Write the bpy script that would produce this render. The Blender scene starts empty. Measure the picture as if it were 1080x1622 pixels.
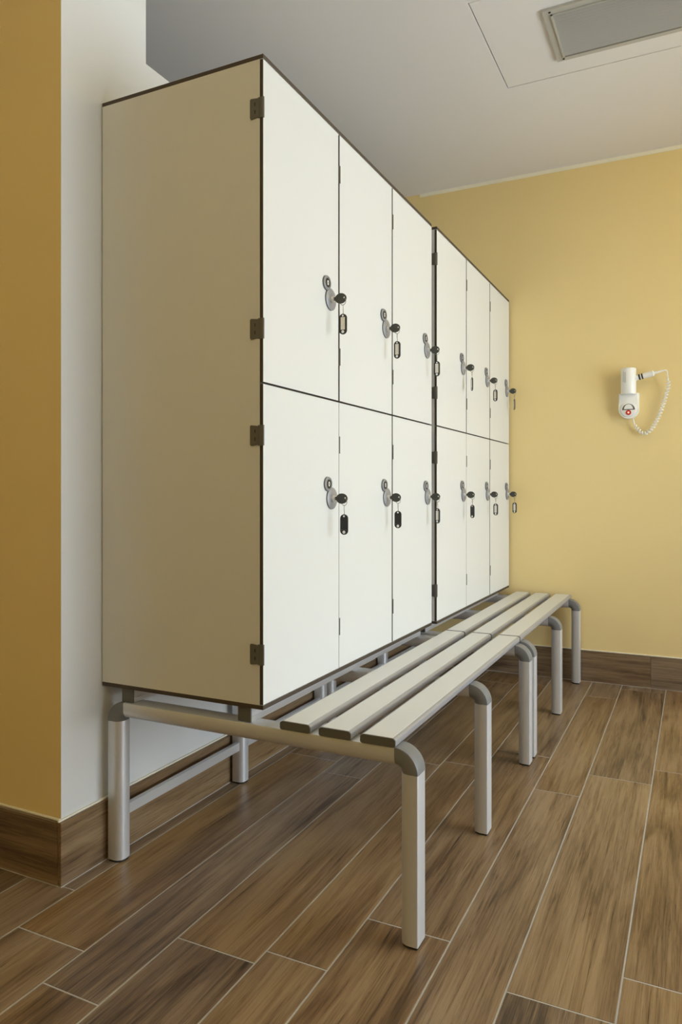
import bpy, bmesh, math, random
from mathutils import Vector, Matrix
S = bpy.context.scene
COL = S.collection
random.seed(7)

# ------------------------------------------------------------------ camera
CAM_H = 0.965
cd = bpy.data.cameras.new('camera')
cd.sensor_fit = 'AUTO'; cd.sensor_width = 36.0
cd.lens = 1151.7 / 1622 * 36.0
cd.shift_y = -(811 - 779.1) / 1622
cd.clip_start = 0.02
cam = bpy.data.objects.new('camera', cd); COL.objects.link(cam)
cam.location = (0, 0, CAM_H)
cam.rotation_euler = (math.pi / 2, 0, 0.4541)
S.camera = cam

# ------------------------------------------------------------------ world, window light, exposure
w = bpy.data.worlds.new('world'); S.world = w; w.use_nodes = True
bg = w.node_tree.nodes['Background']
bg.inputs['Color'].default_value = (0.80, 0.90, 1.0, 1); bg.inputs['Strength'].default_value = 1.2
WIN_X, WIN_Y0, WIN_Y1, WIN_Z0, WIN_Z1 = 1.90, 0.70, 3.65, 0.15, 1.95
ld = bpy.data.lights.new('window_daylight', 'AREA'); ld.shape = 'RECTANGLE'
ld.size = WIN_Y1 - WIN_Y0; ld.size_y = WIN_Z1 - WIN_Z0
ld.energy = 76; ld.color = (0.85, 0.95, 1.0)
lo = bpy.data.objects.new('window_daylight', ld); COL.objects.link(lo)
lo.location = (WIN_X + 0.22, (WIN_Y0 + WIN_Y1) / 2, (WIN_Z0 + WIN_Z1) / 2)
lo.rotation_euler = Vector((-1, 0, 0)).to_track_quat('-Z', 'Z').to_euler()
vs = S.view_settings
vs.view_transform = 'Standard'; vs.look = 'None'; vs.gamma = 1.0; vs.use_curve_mapping = False
vs.exposure = 0.80

# ------------------------------------------------------------------ materials
def mat(name, col, rough=0.5, metal=0.0, emit=None, spec=0.5, noise=0.0, nscale=20.0, bump=0.0, bscale=200.0):
    m = bpy.data.materials.new(name); m.use_nodes = True
    nt = m.node_tree; b = nt.nodes['Principled BSDF']
    b.inputs['Base Color'].default_value = (*col, 1)
    b.inputs['Roughness'].default_value = rough
    b.inputs['Metallic'].default_value = metal
    b.inputs['Specular IOR Level'].default_value = spec
    if emit:
        b.inputs['Emission Color'].default_value = (*emit[0], 1); b.inputs['Emission Strength'].default_value = emit[1]
    if noise or bump:
        tc = nt.nodes.new('ShaderNodeTexCoord')
    if noise:
        n = nt.nodes.new('ShaderNodeTexNoise'); n.inputs['Scale'].default_value = nscale; n.inputs['Detail'].default_value = 4
        nt.links.new(tc.outputs['Object'], n.inputs['Vector'])
        mx = nt.nodes.new('ShaderNodeMix'); mx.data_type = 'RGBA'
        mx.inputs['A'].default_value = (*[c * (1 - noise) for c in col], 1)
        mx.inputs['B'].default_value = (*[min(1, c * (1 + noise)) for c in col], 1)
        nt.links.new(n.outputs['Fac'], mx.inputs['Factor']); nt.links.new(mx.outputs['Result'], b.inputs['Base Color'])
    if bump:
        n2 = nt.nodes.new('ShaderNodeTexNoise'); n2.inputs['Scale'].default_value = bscale; n2.inputs['Detail'].default_value = 3
        nt.links.new(tc.outputs['Object'], n2.inputs['Vector'])
        bp = nt.nodes.new('ShaderNodeBump'); bp.inputs['Strength'].default_value = bump; bp.inputs['Distance'].default_value = 0.002
        nt.links.new(n2.outputs['Fac'], bp.inputs['Height']); nt.links.new(bp.outputs['Normal'], b.inputs['Normal'])
    return m

def wood(name, axis, gain=1.0):
    """wood-look porcelain: grain runs along `axis` of the object; every piece gets its own tone from its random id"""
    m = bpy.data.materials.new(name); m.use_nodes = True
    nt = m.node_tree; N = nt.nodes; L = nt.links; b = N['Principled BSDF']
    tc = N.new('ShaderNodeTexCoord'); oi = N.new('ShaderNodeObjectInfo')
    rv = N.new('ShaderNodeVectorMath'); rv.operation = 'SCALE'; rv.inputs[0].default_value = (37.0, 91.0, 53.0)
    L.new(oi.outputs['Random'], rv.inputs['Scale'])
    def stretched(across, along):
        mp = N.new('ShaderNodeMapping'); s = [across] * 3; s[axis] = along
        mp.inputs['Scale'].default_value = s
        L.new(tc.outputs['Object'], mp.inputs['Vector'])
        ad = N.new('ShaderNodeVectorMath'); ad.operation = 'ADD'
        L.new(mp.outputs['Vector'], ad.inputs[0]); L.new(rv.outputs['Vector'], ad.inputs[1])
        return ad.outputs['Vector']
    def noise(vec, scale, detail, dist=0.0, rough=0.5):
        n = N.new('ShaderNodeTexNoise'); n.inputs['Scale'].default_value = scale; n.inputs['Detail'].default_value = detail
        n.inputs['Distortion'].default_value = dist; n.inputs['Roughness'].default_value = rough
        L.new(vec, n.inputs['Vector']); return n.outputs['Fac']
    broad = noise(stretched(10, 1.5), 1.0, 4, 0.9, 0.55)
    streak = noise(stretched(44, 1.7), 1.0, 8, 1.2, 0.68)
    grain = noise(stretched(380, 8), 1.0, 4, 0.5, 0.65)
    pores = noise(stretched(190, 4.5), 1.0, 5, 1.0, 0.7)
    ramp = N.new('ShaderNodeValToRGB'); cr = ramp.color_ramp
    cols = [(0.24, (0.050, 0.031, 0.019)), (0.40, (0.135, 0.086, 0.050)), (0.53, (0.215, 0.146, 0.088)), (0.72, (0.300, 0.218, 0.137))]
    cr.elements[0].position, cr.elements[1].position = cols[0][0], cols[-1][0]
    cr.elements[0].color = (*cols[0][1], 1); cr.elements[1].color = (*cols[-1][1], 1)
    for p_, c_ in cols[1:3]:
        e = cr.elements.new(p_); e.color = (*c_, 1)
    def math_(op, a, bb):
        n = N.new('ShaderNodeMath'); n.operation = op
        for i, v in enumerate((a, bb)):
            if isinstance(v, (int, float)): n.inputs[i].default_value = v
            else: L.new(v, n.inputs[i])
        return n.outputs[0]
    v = math_('ADD', math_('MULTIPLY', broad, 0.36), math_('MULTIPLY', streak, 0.40))
    v = math_('ADD', v, math_('MULTIPLY', grain, 0.24))
    v = math_('ADD', math_('MULTIPLY', math_('SUBTRACT', v, 0.5), 2.1), 0.54)
    v = math_('ADD', v, math_('MULTIPLY', math_('SUBTRACT', oi.outputs['Random'], 0.5), 0.13))
    pk = N.new('ShaderNodeMapRange'); pk.inputs['From Min'].default_value = 0.54; pk.inputs['From Max'].default_value = 0.74
    L.new(pores, pk.inputs['Value'])
    v = math_('SUBTRACT', v, math_('MULTIPLY', pk.outputs['Result'], 0.30))
    L.new(v, ramp.inputs['Fac'])
    # greyer / redder planks
    hs = N.new('ShaderNodeHueSaturation')
    r2 = math_('FRACT', math_('MULTIPLY', oi.outputs['Random'], 17.3), 0)
    gz = math_('ADD', math_('MULTIPLY', noise(stretched(5, 1.0), 1.0, 2), 0.45), math_('ADD', math_('MULTIPLY', r2, 0.35), 0.68))
    L.new(gz, hs.inputs['Saturation']); hs.inputs['Value'].default_value = gain
    L.new(ramp.outputs['Color'], hs.inputs['Color']); L.new(hs.outputs['Color'], b.inputs['Base Color'])
    L.new(math_('ADD', math_('MULTIPLY', grain, 0.16), 0.27), b.inputs['Roughness'])
    b.inputs['Specular IOR Level'].default_value = 0.5
    bp = N.new('ShaderNodeBump'); bp.inputs['Strength'].default_value = 0.18; bp.inputs['Distance'].default_value = 0.0008
    L.new(math_('ADD', grain, streak), bp.inputs['Height']); L.new(bp.outputs['Normal'], b.inputs['Normal'])
    return m

M = dict(
    cream=mat('cream_laminate', (0.685, 0.69, 0.675), 0.38),
    core=mat('dark_laminate_core', (0.060, 0.042, 0.027), 0.55),
    alu=mat('anodised_aluminium', (0.67, 0.685, 0.72), 0.40, 0.50),
    slatalu=mat('slat_edge_aluminium', (0.43, 0.44, 0.475), 0.36, 0.5),
    plastic=mat('grey_plastic_joint', (0.18, 0.182, 0.188), 0.40),
    capdark=mat('dark_grey_cap', (0.110, 0.105, 0.095), 0.5),
    rubber=mat('black_rubber', (0.015, 0.015, 0.015), 0.6),
    hinge=mat('hinge_metal', (0.150, 0.145, 0.130), 0.45, 0.5),
    slot=mat('dark_slot', (0.02, 0.018, 0.015), 0.8),
    lock=mat('lock_grey_metal', (0.30, 0.30, 0.315), 0.45, 0.25),
    lockrim=mat('lock_rim', (0.16, 0.16, 0.155), 0.45, 0.4),
    chrome=mat('chrome', (0.88, 0.88, 0.88), 0.22, 0.6),
    wire=mat('steel_wire', (0.30, 0.28, 0.22), 0.35, 0.6),
    keybow=mat('dark_key_bow', (0.055, 0.055, 0.045), 0.45),
    black=mat('black_plastic', (0.012, 0.012, 0.011), 0.4),
    paper=mat('label_paper', (0.78, 0.75, 0.68), 0.7, noise=0.2, nscale=300),
    white=mat('white_print', (0.85, 0.85, 0.85), 0.5),
    yellow=mat('yellow_paint', (0.80, 0.635, 0.31), 0.75, noise=0.02, nscale=3, bump=0.06, bscale=350),
    whitew=mat('white_paint', (0.69, 0.70, 0.705), 0.75, bump=0.05, bscale=350),
    ceil=mat('ceiling_paint', (0.83, 0.805, 0.79), 0.85, bump=0.04, bscale=300),
    grout=mat('pale_grout', (0.45, 0.435, 0.41), 0.85, noise=0.15, nscale=40),
    caulk=mat('pale_caulk', (0.86, 0.82, 0.68), 0.6),
    dryer=mat('white_dryer_plastic', (0.84, 0.84, 0.82), 0.3),
    dryergrey=mat('grey_print', (0.42, 0.42, 0.40), 0.5),
    red=mat('red_button', (0.45, 0.012, 0.01), 0.3),
    led=mat('red_indicator', (1.0, 0.4, 0.35), 0.3, emit=((1.0, 0.25, 0.18), 1.2)),
    vent=mat('grey_vent_metal', (0.50, 0.49, 0.455), 0.5, 0.1),
    ventshade=mat('vent_shade_colour', (0.05, 0.05, 0.047), 0.8),  # near-black stands in for the shade inside the grille
    winframe=mat('white_window_frame', (0.8, 0.8, 0.8), 0.4),
    plank=wood('wood_look_tile', 1, 1.08),
    basey=wood('wood_look_skirting_long', 1, 0.95),
    basex=wood('wood_look_skirting_cross', 0, 0.95),
)
gm = bpy.data.materials.new('window_glass'); gm.use_nodes = True
nt = gm.node_tree; out = nt.nodes['Material Output']; nt.nodes.remove(nt.nodes['Principled BSDF'])
tr = nt.nodes.new('ShaderNodeBsdfTransparent'); gl = nt.nodes.new('ShaderNodeBsdfGlossy'); gl.inputs['Roughness'].default_value = 0.02
fr = nt.nodes.new('ShaderNodeFresnel'); mx = nt.nodes.new('ShaderNodeMixShader')
nt.links.new(fr.outputs[0], mx.inputs[0]); nt.links.new(tr.outputs[0], mx.inputs[1]); nt.links.new(gl.outputs[0], mx.inputs[2]); nt.links.new(mx.outputs[0], out.inputs['Surface'])
M['glass'] = gm

# ------------------------------------------------------------------ mesh helpers
def add_box(bm, x0, x1, y0, y1, z0, z1, bevel=0.0, seg=2, mi=0, xmi=None):
    """box; mi = material index, xmi = index for the two faces normal to X"""
    vs_ = [bm.verts.new((x, y, z)) for x in (x0, x1) for y in (y0, y1) for z in (z0, z1)]
    fs = []
    for q in ((0, 1, 3, 2), (4, 6, 7, 5), (0, 4, 5, 1), (2, 3, 7, 6), (0, 2, 6, 4), (1, 5, 7, 3)):
        f = bm.faces.new([vs_[i] for i in q]); f.material_index = mi; fs.append(f)
    if xmi is not None:
        fs[0].material_index = xmi; fs[1].material_index = xmi
    if bevel > 0:
        es = list({e for f in fs for e in f.edges})
        bmesh.ops.bevel(bm, geom=es, offset=bevel, segments=seg, profile=0.5, affect='EDGES', clamp_overlap=True)
    return fs

def add_prism(bm, pts, axis, a0, a1, mi=0, capmi=None):
    """extrude a closed 2-D outline along axis; the outline is given in the two other axes, in cyclic order"""
    def P(p, a):
        return {0: (a, p[0], p[1]), 1: (p[1], a, p[0]), 2: (p[0], p[1], a)}[axis]
    A = [bm.verts.new(P(p, a0)) for p in pts]; B = [bm.verts.new(P(p, a1)) for p in pts]
    n = len(pts)
    for i in range(n):
        f = bm.faces.new((A[i], A[(i + 1) % n], B[(i + 1) % n], B[i])); f.material_index = mi
    for ring in (A[::-1], B):
        f = bm.faces.new(ring); f.material_index = mi if capmi is None else capmi

def circle(cx, cy, r, n=28, ry=None):
    ry = ry or r
    return [(cx + r * math.cos(2 * math.pi * i / n), cy + ry * math.sin(2 * math.pi * i / n)) for i in range(n)]

def add_tube(bm, path, r, n=8, mi=0, radii=None):
    P = [Vector(p) for p in path]; rings = []
    up = Vector((0.31, 0.17, 0.93)); prev = None
    for i, p in enumerate(P):
        t = (P[min(i + 1, len(P) - 1)] - P[max(i - 1, 0)]).normalized()
        u = prev if prev is not None else (up - t * up.dot(t)).normalized()
        u = (u - t * u.dot(t)).normalized(); v = t.cross(u); prev = u
        rr = radii[i] if radii else r
        rings.append([bm.verts.new(p + u * rr * math.cos(2 * math.pi * k / n) + v * rr * math.sin(2 * math.pi * k / n)) for k in range(n)])
    for a, b in zip(rings, rings[1:]):
        for k in range(n):
            f = bm.faces.new((a[k], a[(k + 1) % n], b[(k + 1) % n], b[k])); f.material_index = mi
    bm.faces.new(rings[0][::-1]).material_index = mi; bm.faces.new(rings[-1]).material_index = mi

def add_ring(bm, c, nrm, R, r, n=20, k=6, squash=1.0, up=(0, 0, 1)):
    nrm = Vector(nrm).normalized(); u = Vector(up); u = (u - nrm * u.dot(nrm)).normalized(); v = nrm.cross(u); c = Vector(c)
    rings = []
    for i in range(n):
        a = 2 * math.pi * i / n; d = u * math.cos(a) * squash + v * math.sin(a); dn = (u * math.cos(a) + v * math.sin(a))
        rings.append([bm.verts.new(c + d * R + (dn * math.cos(2 * math.pi * j / k) + nrm * math.sin(2 * math.pi * j / k)) * r) for j in range(k)])
    for i in range(n):
        a, b = rings[i], rings[(i + 1) % n]
        for j in range(k): bm.faces.new((a[j], a[(j + 1) % k], b[(j + 1) % k], b[j]))

def mesh(bm, mats, smooth=None):
    bmesh.ops.recalc_face_normals(bm, faces=bm.faces)
    me = bpy.data.meshes.new('mesh'); bm.to_mesh(me); bm.free()
    for m in (mats if isinstance(mats, (list, tuple)) else [mats]): me.materials.append(M[m])
    if smooth is not None:
        me.polygons.foreach_set('use_smooth', [True] * len(me.polygons))
        me.set_sharp_from_angle(angle=math.radians(smooth))
    return me

def obj(name, me, parent=None, loc=(0, 0, 0), rotz=0.0):
    o = bpy.data.objects.new(name, me); COL.objects.link(o)
    if me is not None and me.name.startswith('mesh'): me.name = name
    o.location = loc; o.rotation_euler = (0, 0, rotz)
    if parent: o.parent = parent
    return o

def tag(o, label, cat=None, group=None, kind=None):
    o['label'] = label
    if cat: o['category'] = cat
    if group: o['group'] = group
    if kind: o['kind'] = kind
    return o

def struct(name, me, label, cat, loc=(0, 0, 0)):
    return tag(obj(name, me, None, loc), label, cat, None, 'structure')

def boxmesh(dims, mats, bevel=0.0, seg=2, smooth=None, **k):
    bm = bmesh.new(); add_box(bm, *dims, bevel=bevel, seg=seg, **k); return mesh(bm, mats, smooth)

# ------------------------------------------------------------------ the room
XW, YW, ZC = -1.403, 3.889, 2.646          # white partition face, yellow end wall, ceiling height
XL, XR, YR = -3.00, WIN_X, -1.10           # outer walls
YC = 1.305                                 # yellow return wall face
# floor: grout bed with one tile per plank
fl = struct('floor', boxmesh((XL, XR, YR, YW, -0.05, -0.0006), 'grout'), 'brown wood-look porcelain plank floor with pale grout lines', 'floor')
joints = [-1.503]
pat = [(-1.503, -1.351, 0.10), (-1.351, -1.1545, 1.136), (-1.1545, -1.0085, 1.028), (-1.0085, -0.811, 1.260), (-0.811, -0.668, 1.305),
       (-0.668, -0.473, 1.505), (-0.473, -0.330, 1.200), (-0.330, -0.131, 1.402), (-0.131, 0.012, 1.545)]
x, i = 0.012, 0
while x < XR:
    wd = (0.197, 0.144)[i % 2]; pat.append((x, min(x + wd, XR), random.uniform(0, 1.2))); x += wd; i += 1
x, i = -1.503, 0
while x > XL:
    wd = (0.197, 0.147)[i % 2]; pat.append((max(x - wd, XL), x, random.uniform(0, 1.2))); x -= wd; i += 1
G = 0.0012
cache = {}
for xa, xb, off in pat:
    if xb - xa < 0.02: continue
    y = off - 1.2 * math.ceil((off - YR) / 1.2)
    while y < YW - 0.003:
        ya, yb = max(y, YR), min(y + 1.2, YW); y += 1.2
        if yb - ya < 0.012: continue
        key = (round(xb - xa, 4), round(yb - ya, 4))
        if key not in cache:
            hx, hy = key[0] / 2 - G, key[1] / 2 - G
            cache[key] = boxmesh((-hx, hx, -hy, hy, -0.012, 0.0), 'plank', bevel=0.0012, seg=1)
        obj('plank', cache[key], fl, ((xa + xb) / 2, (ya + yb) / 2, 0))

def wallbox(name, dims, m, label): return struct(name, boxmesh(dims, m), label, 'wall')
T = 0.12
wallbox('wall_back', (XL - T, XR + T, YW, YW + T, -0.05, ZC + 0.1), 'yellow', 'pale yellow painted end wall carrying the hair dryer')
wl = boxmesh((XL, XW, YC, YC + T, -0.05, ZC), ['yellow', 'whitew'], xmi=1)
struct('wall_return', wl, 'dark yellow return wall meeting the white partition at a corner', 'wall')
bm = bmesh.new()
add_box(bm, XW - T, XW, YC + T, 1.612, -0.05, ZC); add_box(bm, XW - T, XW, 1.612, YW, -0.05, 2.180)
struct('wall_left', mesh(bm, 'whitew'), 'white partition behind the lockers, full height pillar then lower wall', 'wall')
wallbox('wall_far_left', (XL - T, XL, YR, YW, -0.05, ZC + 0.1), 'yellow', 'yellow outer wall behind the white partition')
wallbox('wall_rear', (XL - T, XR + T, YR - T, YR, -0.05, ZC + 0.1), 'yellow', 'yellow wall facing the yellow end wall')
bm = bmesh.new()
add_box(bm, XR, XR + T, YR, WIN_Y0, -0.05, ZC + 0.1); add_box(bm, XR, XR + T, WIN_Y1, YW, -0.05, ZC + 0.1)
add_box(bm, XR, XR + T, WIN_Y0, WIN_Y1, -0.05, WIN_Z0); add_box(bm, XR, XR + T, WIN_Y0, WIN_Y1, WIN_Z1, ZC + 0.1)
struct('wall_right', mesh(bm, 'yellow'), 'yellow wall with a wide window facing the lockers', 'wall')
wi = struct('window_1', None, 'wide white-framed window facing the lockers', 'window', (XR + 0.06, WIN_Y0, WIN_Z0))
W_, H_ = WIN_Y1 - WIN_Y0, WIN_Z1 - WIN_Z0
bm = bmesh.new()
for d in ((0, W_, 0, .05), (0, W_, H_ - .05, H_), (0, .05, .05, H_ - .05), (W_ - .05, W_, .05, H_ - .05), (W_ / 3 - .025, W_ / 3 + .025, .05, H_ - .05), (2 * W_ / 3 - .025, 2 * W_ / 3 + .025, .05, H_ - .05)):
    add_box(bm, -.03, .03, *d)
obj('window_frame', mesh(bm, 'winframe'), wi)
for k in range(3):
    obj('pane', boxmesh((-.003, .003, k * W_ / 3 + .026, (k + 1) * W_ / 3 - .026, .051, H_ - .051), 'glass'), wi)

# ceiling with a rectangular hatch opening
HX0, HX1, HY0, HY1 = -0.706, 0.68, 2.440, 3.028
bm = bmesh.new()
for d in ((XL, HX0, YR, YW), (HX1, XR, YR, YW), (HX0, HX1, YR, HY0), (HX0, HX1, HY1, YW)):
    add_box(bm, *d, ZC, ZC + 0.10)
add_box(bm, HX0 - .02, HX1 + .02, HY0 - .02, HY1 + .02, ZC + .06, ZC + .09)
struct('ceiling', mesh(bm, 'ceil'), 'plain off-white painted ceiling with a flush hatch', 'ceiling')
# pale paint line under the ceiling, skirting
struct('trim_1', boxmesh((XW, XR, YW - .003, YW, ZC - .018, ZC), 'caulk'), 'thin white strip where yellow end wall meets ceiling', 'trim')

BH = 0.156
def skirting(name, label, axis, a0, a1, face, sgn, step, first):
    """tiles of wood-look skirting standing on the floor; axis 0 = runs along X, 1 = along Y"""
    root = struct(name, None, label, 'skirting', (0, 0, 0))
    a = a0; nxt = first
    while a < a1 - 0.004:
        b_ = min(nxt, a1); nxt = b_ + step; ln = b_ - a - 0.0016
        lo_, hi_ = sorted((0.0, sgn * 0.012))
        d = (-ln / 2, ln / 2, lo_, hi_, 0, BH) if axis == 0 else (lo_, hi_, -ln / 2, ln / 2, 0, BH)
        c = (a + b_) / 2
        obj('skirting_tile', boxmesh(d, 'basex' if axis == 0 else 'basey', bevel=0.0010, seg=1), root, (c, face, 0) if axis == 0 else (face, c, 0))
        a = b_
    bm = bmesh.new()
    lo_, hi_ = sorted((0.0, sgn * 0.006))
    if axis == 0: add_box(bm, a0, a1, face + lo_, face + hi_, BH, BH + .005, bevel=.0015)
    else: add_box(bm, face + lo_, face + hi_, a0, a1, BH, BH + .005, bevel=.0015)
    obj('sealant_line', mesh(bm, 'caulk'), root)
    bm = bmesh.new()
    lo_, hi_ = sorted((0.0, sgn * 0.0135))
    if axis == 0: add_box(bm, a0, a1, face + lo_, face + hi_, -.001, .0015)
    else: add_box(bm, face + lo_, face + hi_, a0, a1, -.001, .0015)
    obj('grout_line', mesh(bm, 'grout'), root)
    return root
skirting('baseboard_back', 'wood-look tile skirting along the yellow end wall', 0, XW + .012, XR, YW, -1, 1.2, -0.20)
skirting('baseboard_left', 'wood-look tile skirting along the white partition', 1, YC - .012, YW, XW, 1, 1.2, 2.10)
skirting('baseboard_return', 'dark wood-look tile skirting along the yellow return wall', 0, XL, XW, YC, -1, 1.2, -2.6)

# ------------------------------------------------------------------ locker cabinets
XF = -0.905                       # door face
ZB, ZT = 0.457, 1.985             # cabinet underside / top
DEP, CW = 0.4955, 0.40
PT = 0.010                        # laminate thickness
UNITS = [(1.441, 'near the white pillar'), (2.672, 'against the yellow end wall')]
FRONT = [XF, XF + 0.010]

def hinge_mesh(full):
    bm = bmesh.new()
    # knuckle: rounded vertical barrel on the door edge
    pr = [(-.0125, -.0005), (-.0125, .003), (-.001, .003), (.0022, .0022), (.0030, .0004), (.0024, -.0014), (.0006, -.0024), (-.004, -.0026), (-.0125, -.0026)]
    add_prism(bm, pr, 2, -.024, .024)
    if full:
        pts = []
        for cx, cz, a0 in ((-.031, -.0205, 180), (-.010, -.0205, 270), (-.010, .0205, 0), (-.031, .0205, 90)):
            for k in range(4):
                a = math.radians(a0 + k * 30); r_ = .0035 if cx < -.02 else .001
                pts.append((cz + r_ * math.sin(a), cx + r_ * math.cos(a)))
        add_prism(bm, pts, 1, -.0035, -.0004)
        for cz in (-.009, .009):
            add_box(bm, -.0215, -.0195, -.0041, -.0034, cz - .004, cz + .004, mi=1)
    return mesh(bm, ['hinge', 'slot'], 40)
H_FULL, H_SLIM = hinge_mesh(True), hinge_mesh(False)

def lock_meshes():
    R, r = 0.030, 0.020
    cy, cz = -0.025, 0.0395
    bm = bmesh.new()
    def disc(bm, y, z, rad, x0, x1, mi, rim, ry=None):
        pts = circle(y, z, rad, 36)
        A = [bm.verts.new((x0, *p)) for p in pts]; B = [bm.verts.new((x1 - .0012, *p)) for p in pts]
        C2 = [bm.verts.new((x1, *p)) for p in circle(y, z, rad - .0015, 36)]
        for i in range(36):
            j = (i + 1) % 36
            bm.faces.new((A[i], A[j], B[j], B[i])).material_index = rim
            bm.faces.new((B[i], B[j], C2[j], C2[i])).material_index = mi
        bm.faces.new(C2).material_index = mi
    disc(bm, 0, 0, R, 0, .0050, 0, 1)
    escutcheon = mesh(bm, ['lock', 'lockrim'], 50)
    bm = bmesh.new()
    disc(bm, cy, cz, r, 0, .0060, 0, 1)
    add_ring(bm, (.0062, cy, cz), (1, 0, 0), r - .0028, .0012, 36, 6)
    number_ring = mesh(bm, ['lock', 'lockrim'], 50)
    bm = bmesh.new(); add_prism(bm, circle(cy, cz, .0128, 28), 0, .0060, .0068); number_disc = mesh(bm, 'black', 40)
    bm = bmesh.new(); add_prism(bm, circle(cy, cz, .0042, 16, .0066), 0, .0068, .0072)
    add_prism(bm, circle(cy, cz, .0016, 12, .0034), 0, .0072, .0074, mi=1)
    numeral = mesh(bm, ['white', 'black'], 40)
    bm = bmesh.new(); add_prism(bm, circle(0, 0, .0095, 24), 0, .005, .0105); add_prism(bm, circle(0, 0, .0072, 24), 0, .0105, .0135)
    cylinder = mesh(bm, 'chrome', 40)
    return escutcheon, number_ring, number_disc, numeral, cylinder
LOCK = lock_meshes()

ZMID = 1.219
LOCKZ = {0: 0.947, 1: 1.494}
def door_mesh(y0, y1, z0, z1):
    bm = bmesh.new()
    add_box(bm, -.0065, 0, y0, y1, z0, z1, mi=1, xmi=0)
    return mesh(bm, ['cream', 'core'])
keys_at = []
for ui, (Y1, where) in enumerate(UNITS):
    XU = FRONT[ui]; root = obj('locker_cabinet', None, None, (XU, Y1, ZB))
    tag(root, 'cream six-door locker cabinet with dark edges standing ' + where, 'locker', 'cream locker cabinets')
    Ht = ZT - ZB; Wd = 3 * CW
    def panel(name, dims, flat):
        bm = bmesh.new(); fs = add_box(bm, *dims, mi=1)
        for i in flat: fs[i].material_index = 0
        return obj(name, mesh(bm, ['cream', 'core']), root)
    panel('side_panel', (-DEP, -.0088, 0, PT, PT, Ht - PT), (2, 3))
    panel('side_panel', (-DEP, -.0088, Wd - PT, Wd, PT, Ht - PT), (2, 3))
    panel('top_panel', (-DEP, 0, 0, Wd, Ht - PT, Ht), (4, 5))
    panel('bottom_panel', (-DEP, 0, 0, Wd, 0, PT), (4, 5))
    panel('back_panel', (-DEP, -DEP + .006, PT, Wd - PT, PT, Ht - PT), (0, 1))
    for k in (1, 2):
        panel('divider', (-DEP + .006, -.0090, k * CW - PT / 2, k * CW + PT / 2, PT, Ht - PT), (2, 3))
    for k in range(3):
        ya, yb = k * CW + (.005 if k else PT), (k + 1) * CW - (.005 if k < 2 else PT)
        panel('shelf', (-DEP + .006, -.0090, ya, yb, ZMID - ZB - PT / 2, ZMID - ZB + PT / 2), (4, 5))
    for k in range(3):
        for row in (0, 1):
            left = .0004 if k == 0 else .0040
            right = (.0004 if k == 2 else .0042)
            if row == 0 and k == 0: right = .0012
            if row == 0 and k == 1: left = .0012
            y0, y1 = k * CW + left, (k + 1) * CW - right
            z0, z1 = ((PT + .0015, ZMID - ZB - .0026), (ZMID - ZB + .0026, Ht - PT - .002))[row]
            d = obj('door', door_mesh(0, y1 - y0, 0, z1 - z0), root, (0, y0, z0))
            for zz in ((1.861, 1.346), (1.097, 0.585))[1 - row]:
                obj('hinge', H_FULL if k == 0 else H_SLIM, d, (0, 0 if k == 0 else .0, zz - ZB - z0))
            ly = k * CW + (.344 if row else .351) - y0 + (0.0 if ui == 0 else .004)
            lz = LOCKZ[row] - ZB - z0 + (0.006 if (ui and not row) else 0)
            for nm, me in zip(('lock_plate', 'number_ring', 'number_disc', 'numeral', 'lock_cylinder'), LOCK):
                obj(nm, me, d, (0, ly, lz))
            keys_at.append((ui, row, k, (XU, Y1 + y0 + ly, ZB + z0 + lz)))

# ------------------------------------------------------------------ keys with tags
def key_meshes():
    # local: origin at lock centre on the door face, key pokes out along +X, blade and bow in the X-Z plane
    bm = bmesh.new()
    add_box(bm, .0130, .0215, -.0022, .0022, -.0048, .0048, bevel=.0012)
    pts = circle(-.0005, .0330, .0142, 30, .0170)          # (z, x) outline, normal along Y
    hole = circle(.0008, .0430, .0026, 30)
    rings = []
    for yy in (-.0016, .0016):
        rings.append([bm.verts.new((p[1], yy, p[0])) for p in pts]); rings.append([bm.verts.new((p[1], yy, p[0])) for p in hole])
    n = 30
    a, ha, b_, hb = rings
    for i in range(n):
        j = (i + 1) % n
        bm.faces.new((a[i], a[j], b_[j], b_[i])); bm.faces.new((ha[i], ha[j], hb[j], hb[i]))
        bm.faces.new((a[i], a[j], ha[j], ha[i])); bm.faces.new((b_[i], b_[j], hb[j], hb[i]))
    bow = mesh(bm, 'keybow', 40)
    bm = bmesh.new(); add_box(bm, .0085, .0140, -.0011, .0011, -.0036, .0036, bevel=.0004); blade = mesh(bm, 'chrome', 40)
    bm = bmesh.new()
    cx = .0400
    add_ring(bm, (cx, 0, -.0095), (0.25, 1, 0), .0098, .0009, 26, 6, 1.0)
    add_ring(bm, (cx, 0, -.0262), (1, 0.5, 0), .0065, .0009, 20, 6, 1.15)
    add_tube(bm, [(cx, 0, -.0325), (cx + .0006, 0, -.0385), (cx, 0, -.0455)], .0010, 6)
    ring = mesh(bm, 'wire', 40)
    return bow, blade, ring
BOW, BLADE, RING = key_meshes()
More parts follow.
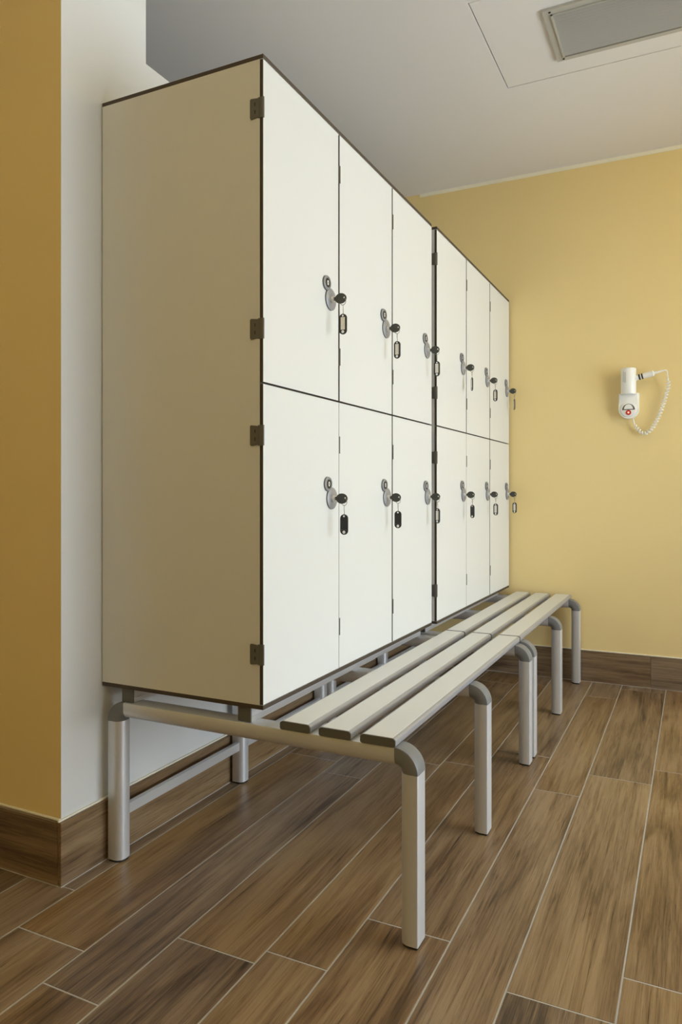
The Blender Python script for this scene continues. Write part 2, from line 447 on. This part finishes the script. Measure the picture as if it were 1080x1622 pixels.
def fob_meshes(label):
    # local: origin at top of tag; tag in the X-Z plane, thickness along Y
    w2, h, rr = .0112, .0560, .0112
    def outline(inset, r0):
        pts = []
        for k in range(13): a = math.pi * k / 12; pts.append((-(rr) + r0 * math.sin(a), r0 * math.cos(a)))
        for k in range(13): a = math.pi + math.pi * k / 12; pts.append((-(h - rr) + r0 * math.sin(a), r0 * math.cos(a)))
        return pts
    bm = bmesh.new()
    add_prism(bm, outline(0, w2), 1, -.0019, .0019)
    body = mesh(bm, 'black', 40)
    parts = [('tag_body', body)]
    bm = bmesh.new()
    bm.free()
    for zc, r_ in ((-.0052, .0027), (-.0488, .0042)):
        bm = bmesh.new(); add_prism(bm, circle(zc, 0, r_, 18), 1, -.0022, .0022); parts.append(('eyelet', mesh(bm, 'white', 40)))
    if label:
        bm = bmesh.new(); add_box(bm, -.0062, .0062, -.0023, -.0018, -.0432, -.0092, bevel=.0002, seg=1); add_box(bm, -.0062, .0062, .0018, .0023, -.0432, -.0092, bevel=.0002, seg=1)
        parts.append(('paper_label', mesh(bm, 'paper')))
    else:
        bm = bmesh.new(); add_box(bm, -.0085, .0085, -.0023, -.0018, -.0425, -.0422, mi=0)
        parts.append(('tag_seam', mesh(bm, 'lock')))
    return parts
FOB = {True: fob_meshes(True), False: fob_meshes(False)}
# (unit,row,column) -> (white label?, turn of the tag in degrees)
TAGS = {(0, 1, 0): (True, 2), (0, 1, 1): (True, -6), (0, 1, 2): (True, 0), (1, 1, 0): (True, 122), (1, 1, 1): (True, -22), (1, 1, 2): (True, 116),
        (0, 0, 0): (False, 5), (0, 0, 1): (False, 8), (0, 0, 2): (True, -24), (1, 0, 0): (False, -30), (1, 0, 1): (True, -8), (1, 0, 2): (True, -12)}
ordn = ('first', 'second', 'third')
for ui, row, k, p in keys_at:
    lab, turn = TAGS[(ui, row, k)]
    o = obj('key_with_tag', None, None, p)
    side = '' if abs(turn) < 90 else ' turned edge-on'
    tag(o, 'key with %s tag%s, %s door, %s column, locker %s' % ('white-labelled black' if lab else 'plain black', side, ('lower', 'upper')[row], ordn[k], ('near white pillar', 'by yellow wall')[ui]),
        'key', 'keys hanging in the locker locks')
    obj('key_bow', BOW, o); obj('key_blade', BLADE, o); obj('key_ring', RING, o)
    fobp = None
    for nm, me in FOB[lab]:
        if fobp is None: fobp = obj(nm, me, o, (.0400, 0, -.0435), math.radians(turn))
        else: obj(nm, me, fobp)

# ------------------------------------------------------------------ benches carrying the cabinets
ZS = 0.4403; ST = 0.0195                       # seat top, slat thickness
ZA1 = ZS - ST - .0005; ZA0 = ZA1 - 0.040       # arm top / bottom
XFL, XRL = -0.5245, -1.3825                    # outer faces of front and rear legs
LT, LW = 0.042, 0.049                          # profile thickness, width
RO = 0.053                                     # elbow outer radius
def dprofile(t, w_, n=8):
    """flat outer face at 0, rounded inner side towards -t; returns (depth, across)"""
    h = w_ / 2; c = .003; s = t * 0.52
    pts = [(0, -h + c), (0, h - c), (-c * .3, h - c * .3), (-c, h)]
    for k in range(n + 1):
        a = math.pi / 2 * (k / n); pts.append((-t + s - s * math.sin(a), h * math.cos(a) ** 0.75 if k < n else 0.0))
    return pts + [(p[0], -p[1]) for p in pts[::-1][1:-2]] + [(-c * .3, -h + c * .3)]
PROF = dprofile(LT, LW)
def leg_mesh(sgn):
    bm = bmesh.new(); add_prism(bm, [(sgn * d, a * sgn) for d, a in PROF], 2, .006, ZA1 - RO); return mesh(bm, 'alu', 35)
def foot_mesh(sgn):
    bm = bmesh.new(); k = .90
    add_prism(bm, [(sgn * (d * k - LT * .05), a * k * sgn) for d, a in PROF], 2, 0, .006); return mesh(bm, 'rubber', 35)
def elbow_mesh(sgn):
    bm = bmesh.new(); n = 12; rings = []
    cx, cz = -sgn * RO, ZA1 - RO
    for i in range(n + 1):
        a = math.pi / 2 * i / n
        ring = []
        for d, ac in PROF:
            r_ = RO + d * 1.0 + .0007
            ring.append(bm.verts.new((cx + sgn * r_ * math.cos(a), ac * 1.015, cz + r_ * math.sin(a))))
        rings.append(ring)
    m_ = len(PROF)
    for A, B in zip(rings, rings[1:]):
        for k in range(m_): bm.faces.new((A[k], A[(k + 1) % m_], B[(k + 1) % m_], B[k]))
    bm.faces.new(rings[0]); bm.faces.new(rings[-1][::-1])
    return mesh(bm, 'plastic', 40)
LEGS = {s: (leg_mesh(s), foot_mesh(s), elbow_mesh(s)) for s in (1, -1)}
bm = bmesh.new(); add_prism(bm, [(a, d) for d, a in PROF], 0, XRL + RO, XFL - RO); ARM = mesh(bm, 'alu', 35)
SLX = [(-0.8572, -0.7795), (-0.7568, -0.6785), (-0.6553, -0.5735)]

def slat_profile(w_, t):
    r_ = .0085; pts = []
    for cx, cz, a0 in ((w_ - r_, t - r_ * .75, 0), (r_, t - r_ * .75, 90), (r_ * .8, r_ * .5, 180), (w_ - r_ * .8, r_ * .5, 270)):
        for k in range(6):
            a = math.radians(a0 + k * 18)
            rr = r_ if a0 < 180 else r_ * .8; rz = r_ * .75 if a0 < 180 else r_ * .5
            pts.append((cx + rr * math.cos(a), cz + rz * math.sin(a)))
    return pts
BENCH = [(1.4366, 2.6530, (1.4410, 2.0080, 2.5840), 'under the locker near the white pillar'),
         (2.6590, 3.8530, (2.6680, 3.2320, 3.7960), 'under the locker by the yellow end wall')]
for (yb0, yb1, fy, where), (Y1, _) in zip(BENCH, UNITS):
    root = obj('bench_stand', None, None, (0, fy[0], 0))
    tag(root, 'aluminium bench stand with three cream seat slats ' + where, 'bench', 'slatted bench stands')
    oy = fy[0]; L_ = yb1 - yb0
    for xa, xb in SLX:
        w_ = xb - xa
        bm = bmesh.new(); add_prism(bm, [(z, x_) for x_, z in slat_profile(w_, ST)], 1, .0035, L_ - .0035)
        s = obj('slat', mesh(bm, 'slatalu', 35), root, (xa, yb0 - oy, ZS - ST))
        obj('slat_panel', boxmesh((.0075, w_ - .0075, .0036, L_ - .0036, ST - .0008, ST + .0004), 'cream', bevel=.0002, seg=1), s)
        for e0, e1 in ((0, .0035), (L_ - .0035, L_)):
            bm = bmesh.new(); add_prism(bm, [(z, x_) for x_, z in slat_profile(w_, ST)], 1, e0, e1); obj('end_cap', mesh(bm, 'capdark', 35), s)
    for y in fy:
        yc = y + LW / 2 - oy
        obj('arm', ARM, root, (0, yc, ZA1))
        for sgn, xo in ((1, XFL), (-1, XRL)):
            lg = obj('leg', LEGS[sgn][0], root, (xo, yc, 0)); obj('foot', LEGS[sgn][1], lg)
            obj('elbow', LEGS[sgn][2], root, (xo, yc, 0))
    # rails along the cabinet, standing on the arms
    for x0, x1 in ((-1.3400, -1.3010), (-0.9800, -0.9430)):
        ya, yb = fy[0] - oy + .006, fy[2] - oy + LW - .006
        bm = bmesh.new()
        gz = ZA1 + .014
        pts = [(ZA1 + .0003, x0), (ZA1 + .0003, x1), (gz - .0012, x1), (gz - .0012, x1 - .002), (gz + .0012, x1 - .002), (gz + .0012, x1), (ZB - .0002, x1), (ZB - .0002, x0)]
        add_prism(bm, pts, 1, ya + .004, yb - .004)
        r_ = obj('rail', mesh(bm, 'alu'), root)
        for e0, e1 in ((ya, ya + .004), (yb - .004, yb)):
            obj('end_cap', boxmesh((x0 + .0005, x1 - .0005, e0, e1, ZA1 + .0008, ZB - .0006), 'capdark', bevel=.0008, seg=1), r_)
    for a, b_ in zip(fy, fy[1:]):
        obj('stretcher', boxmesh((-1.3690, -1.3540, a + LW - oy - .003, b_ - oy + .003, .110, .137), 'alu', bevel=.0008, seg=1), root)

# ------------------------------------------------------------------ hair dryer on the end wall
hd = obj('hair_dryer', None, None, (-0.2990, YW, 1.325))
tag(hd, 'white wall-mounted hair dryer with coiled cord on yellow wall', 'hair dryer')
bm = bmesh.new()   # holder: straight top, round bottom
pts = [(.128, -.047), (.128, .047)] + [(.049 - .047 * math.sin(math.pi * k / 20), .047 * math.cos(math.pi * k / 20)) for k in range(21)]
add_prism(bm, pts, 1, -.040, 0)
es = [e for e in bm.edges if all(abs(v.co.y + .040) < 1e-5 for v in e.verts)]
bmesh.ops.bevel(bm, geom=es, offset=.010, segments=4, profile=.5, affect='EDGES')
holder = obj('holder', mesh(bm, 'dryer', 45), hd)
bm = bmesh.new()   # raised round dial
for (r0, ya, yb) in ((.036, -.040, -.047),): 
    add_prism(bm, circle(.046, .0, r0, 32), 1, yb, ya)
es = [e for e in bm.edges if all(abs(v.co.y + .047) < 1e-5 for v in e.verts)]
bmesh.ops.bevel(bm, geom=es, offset=.003, segments=3, profile=.5, affect='EDGES')
obj('dial', mesh(bm, 'dryer', 45), holder)
bm = bmesh.new()
add_prism(bm, [(.044 + .030 * math.sin(math.pi * k / 16), .0295 * math.cos(math.pi * k / 16)) for k in range(17)], 1, -.0478, -.046)
obj('socket_recess', mesh(bm, 'capdark', 45), holder)
bm = bmesh.new()
add_prism(bm, [(.048 + .0235 * math.sin(math.pi * k / 16), .0205 * math.cos(math.pi * k / 16)) for k in range(17)], 1, -.0515, -.0478)
obj('socket_flap', mesh(bm, 'dryer', 45), holder)
bm = bmesh.new(); add_prism(bm, circle(.031, .0, .0125, 24), 1, -.0505, -.0465)
btn = obj('button', mesh(bm, 'red', 40), holder)
bm = bmesh.new(); add_prism(bm, circle(.031, .0, .0045, 16), 1, -.0512, -.0504); tag(obj('indicator', mesh(bm, 'led', 40), holder), 'glowing red indicator light')
bm = bmesh.new()   # barrel: upright cylinder
prof = [(.0, .1205), (.034, .1205), (.0355, .126), (.0355, .243), (.0340, .2475), (.0295, .2490), (.0, .2490)]
n = 32; rings = []
BY = -.044
for r_, z in prof:
    rings.append([bm.verts.new((r_ * math.cos(2 * math.pi * k / n), BY + r_ * math.sin(2 * math.pi * k / n), z)) for k in range(n)] if r_ else [bm.verts.new((0, BY, z))])
for A, B in zip(rings, rings[1:]):
    for k in range(n):
        j = (k + 1) % n
        if len(A) == 1: bm.faces.new((A[0], B[k], B[j]))
        elif len(B) == 1: bm.faces.new((A[k], A[j], B[0]))
        else: bm.faces.new((A[k], A[j], B[j], B[k]))
barrel = obj('barrel', mesh(bm, 'dryer', 35), hd)
bm = bmesh.new()   # faint vertical print on the barrel
for ang, z0, z1 in ((234, .180, .232), (249, .176, .228)):
    zz = z0
    while zz < z1:
        a = math.radians(ang); c_ = Vector((math.cos(a) * .0357, BY + math.sin(a) * .0357, zz)); t_ = Vector((-math.sin(a), math.cos(a), 0)) * .0022; nn = Vector((math.cos(a), math.sin(a), 0)) * .0003
        v_ = [bm.verts.new(c_ + q) for q in (t_ + nn, -t_ + nn, -t_ + nn + Vector((0, 0, .0030)), t_ + nn + Vector((0, 0, .0030)))]
        bm.faces.new(v_); zz += .0052
obj('print', mesh(bm, 'dryergrey'), barrel)
bm = bmesh.new()   # handle
hdir = Vector((.100, -.004, .022)).normalized(); h0 = Vector((.022, BY - .004, .196))
ts = [0, .012, .016, .030, .060, .088, .092, .096]
add_tube(bm, [h0 + hdir * t for t in ts], .012, 20, radii=[.0150, .0140, .0125, .0125, .0138, .0142, .0150, .0105])
handle = obj('handle', mesh(bm, 'dryer', 40), hd)
bm = bmesh.new()
for t in (.026, .039): add_tube(bm, [h0 + hdir * t, h0 + hdir * (t + .0065)], .0139, 20)
obj('dark_band', mesh(bm, 'slot', 40), handle)
bm = bmesh.new(); pE = h0 + hdir * .0955
add_tube(bm, [pE, pE + hdir * .018, pE + hdir * .050], .004, 12, radii=[.0075, .0055, .0035]); obj('cord_sleeve', mesh(bm, 'dryer', 40), handle)
# coiled cord: helix about a hanging curve
def bez(P, n):
    out_ = []
    m_ = len(P)
    for s in range(m_ - 1):
        p0, p1, p2, p3 = P[max(s - 1, 0)], P[s], P[s + 1], P[min(s + 2, m_ - 1)]
        for k in range(n):
            t = k / n
            out_.append(0.5 * ((2 * p1) + (-p0 + p2) * t + (2 * p0 - 5 * p1 + 4 * p2 - p3) * t * t + (-p0 + 3 * p1 - 3 * p2 + p3) * t ** 3))
    out_.append(P[-1]); return out_
pS = pE + hdir * .050
ctrl = [pS, pS + Vector((.008, .004, -.004)), pS + Vector((.011, .008, -.020)), Vector((.178, -.030, .150)), Vector((.163, -.026, .090)), Vector((.140, -.024, .020)), Vector((.112, -.022, -.040)), Vector((.085, -.020, -.068)), Vector((.062, -.020, -.070)),
        Vector((.042, -.020, -.052)), Vector((.026, -.020, -.024)), Vector((.020, -.022, -.002)), Vector((.018, -.022, .012))]
base = bez(ctrl, 60)
cum = [0]
for a, b_ in zip(base, base[1:]): cum.append(cum[-1] + (b_ - a).length)
tot = cum[-1]; path = []; ph = 0; i = 0; NP = 1500
for q in range(NP + 1):
    s = tot * q / NP
    while i < len(cum) - 2 and cum[i + 1] < s: i += 1
    t = (s - cum[i]) / max(1e-9, cum[i + 1] - cum[i]); p_ = base[i].lerp(base[i + 1], t)
    tg = (base[min(i + 3, len(base) - 1)] - base[max(i - 2, 0)]).normalized()
    e = min(1, max(0, (s - .045) / .02)) * min(1, max(0, (tot - .035 - s) / .02))
    u = Vector((0, 1, 0)); u = (u - tg * u.dot(tg)).normalized(); v = tg.cross(u)
    ph = 2 * math.pi * s / .0150
    path.append(p_ + (u * math.cos(ph) + v * math.sin(ph)) * .0072 * e)
bm = bmesh.new(); add_tube(bm, path, .0029, 6); obj('coiled_cord', mesh(bm, 'dryer', 60), hd)

# ------------------------------------------------------------------ ceiling hatch with air grille
VX0, VX1, VY0, VY1 = -0.484, 0.46, 2.585, 2.913
hp = obj('ceiling_hatch', boxmesh((HX0 + .0035, HX1 - .0035, HY0 + .0035, HY1 - .0035, 0, .012), 'ceil', bevel=.001, seg=1), None, (0, 0, ZC + .0005))
tag(hp, 'flush off-white ceiling hatch panel around the air grille', 'hatch')
vt = obj('air_grille', None, None, ((VX0 + VX1) / 2, (VY0 + VY1) / 2, ZC - .012))
tag(vt, 'grey metal air grille set in the ceiling hatch', 'vent')
cx, cy = (VX0 + VX1) / 2, (VY0 + VY1) / 2
hx, hy, fw = (VX1 - VX0) / 2, (VY1 - VY0) / 2, .026
bm = bmesh.new()
for d in ((-hx, hx, -hy, -hy + fw), (-hx, hx, hy - fw, hy), (-hx, -hx + fw, -hy + fw, hy - fw), (hx - fw, hx, -hy + fw, hy - fw)):
    add_box(bm, *d, .003, .0124)
fr_ = obj('frame', mesh(bm, 'vent'), vt)
bm = bmesh.new()
for d in ((-hx + fw, hx - fw, -hy + fw, -hy + fw + .003), (-hx + fw, hx - fw, hy - fw - .003, hy - fw), (-hx + fw, -hx + fw + .006, -hy + fw, hy - fw), (hx - fw - .006, hx - fw, -hy + fw, hy - fw)):
    add_box(bm, *d, -.002, .0122)
obj('inner_rim', mesh(bm, 'vent'), fr_)
obj('shade_backing', boxmesh((-hx + fw, hx - fw, -hy + fw, hy - fw, .0110, .0122), 'ventshade'), vt)  # flat dark sheet, paints the shade seen between the louvres
for sx in (-hx + fw / 2 + .012, 0, hx - fw / 2 - .012):
    for sy in (-hy + fw / 2, hy - fw / 2):
        bm = bmesh.new(); add_prism(bm, circle(sx, sy, .0042, 14), 2, .0015, .004); obj('screw', mesh(bm, 'slot', 40), fr_)
ns = 17; pitch = (2 * hy - 2 * fw - .008) / ns
bm = bmesh.new()
add_prism(bm, [(.0040, .0005), (.0026, .0), (-.0034, .0055), (-.0020, .0065)], 0, -hx + fw + .0065, hx - fw - .0065)
SLM = mesh(bm, 'vent')
for k in range(ns): obj('louvre', SLM, vt, (0, -hy + fw + .004 + pitch * (k + .5), 0))

# ------------------------------------------------------------------ added warm fill globes out of view, no such lamps known
M['opal'] = mat('fill_glass', (0.9, 0.85, 0.75), 0.3, emit=((1.0, 0.91, 0.59), 17.0))  # glow added to warm and brighten faces turned away from the window
bm = bmesh.new(); add_prism(bm, circle(0, 0, .07, 24), 2, -.02, 0); LBASE = mesh(bm, 'winframe', 40)
bm = bmesh.new(); bmesh.ops.create_uvsphere(bm, u_segments=24, v_segments=14, radius=.13, matrix=Matrix.Translation((0, 0, -.148))); LGLOBE = mesh(bm, 'opal', 60)
for lx, ly, where in ((-0.10, -0.50, 'near the rear wall'), (1.00, 2.72, 'between the lockers and the window')):
    lp = obj('fill_lamp', None, None, (lx, ly, ZC))
    tag(lp, 'added warm fill globe on the ceiling ' + where, 'lamp', 'added fill globes')
    obj('fill_base', LBASE, lp); obj('fill_globe', LGLOBE, lp)
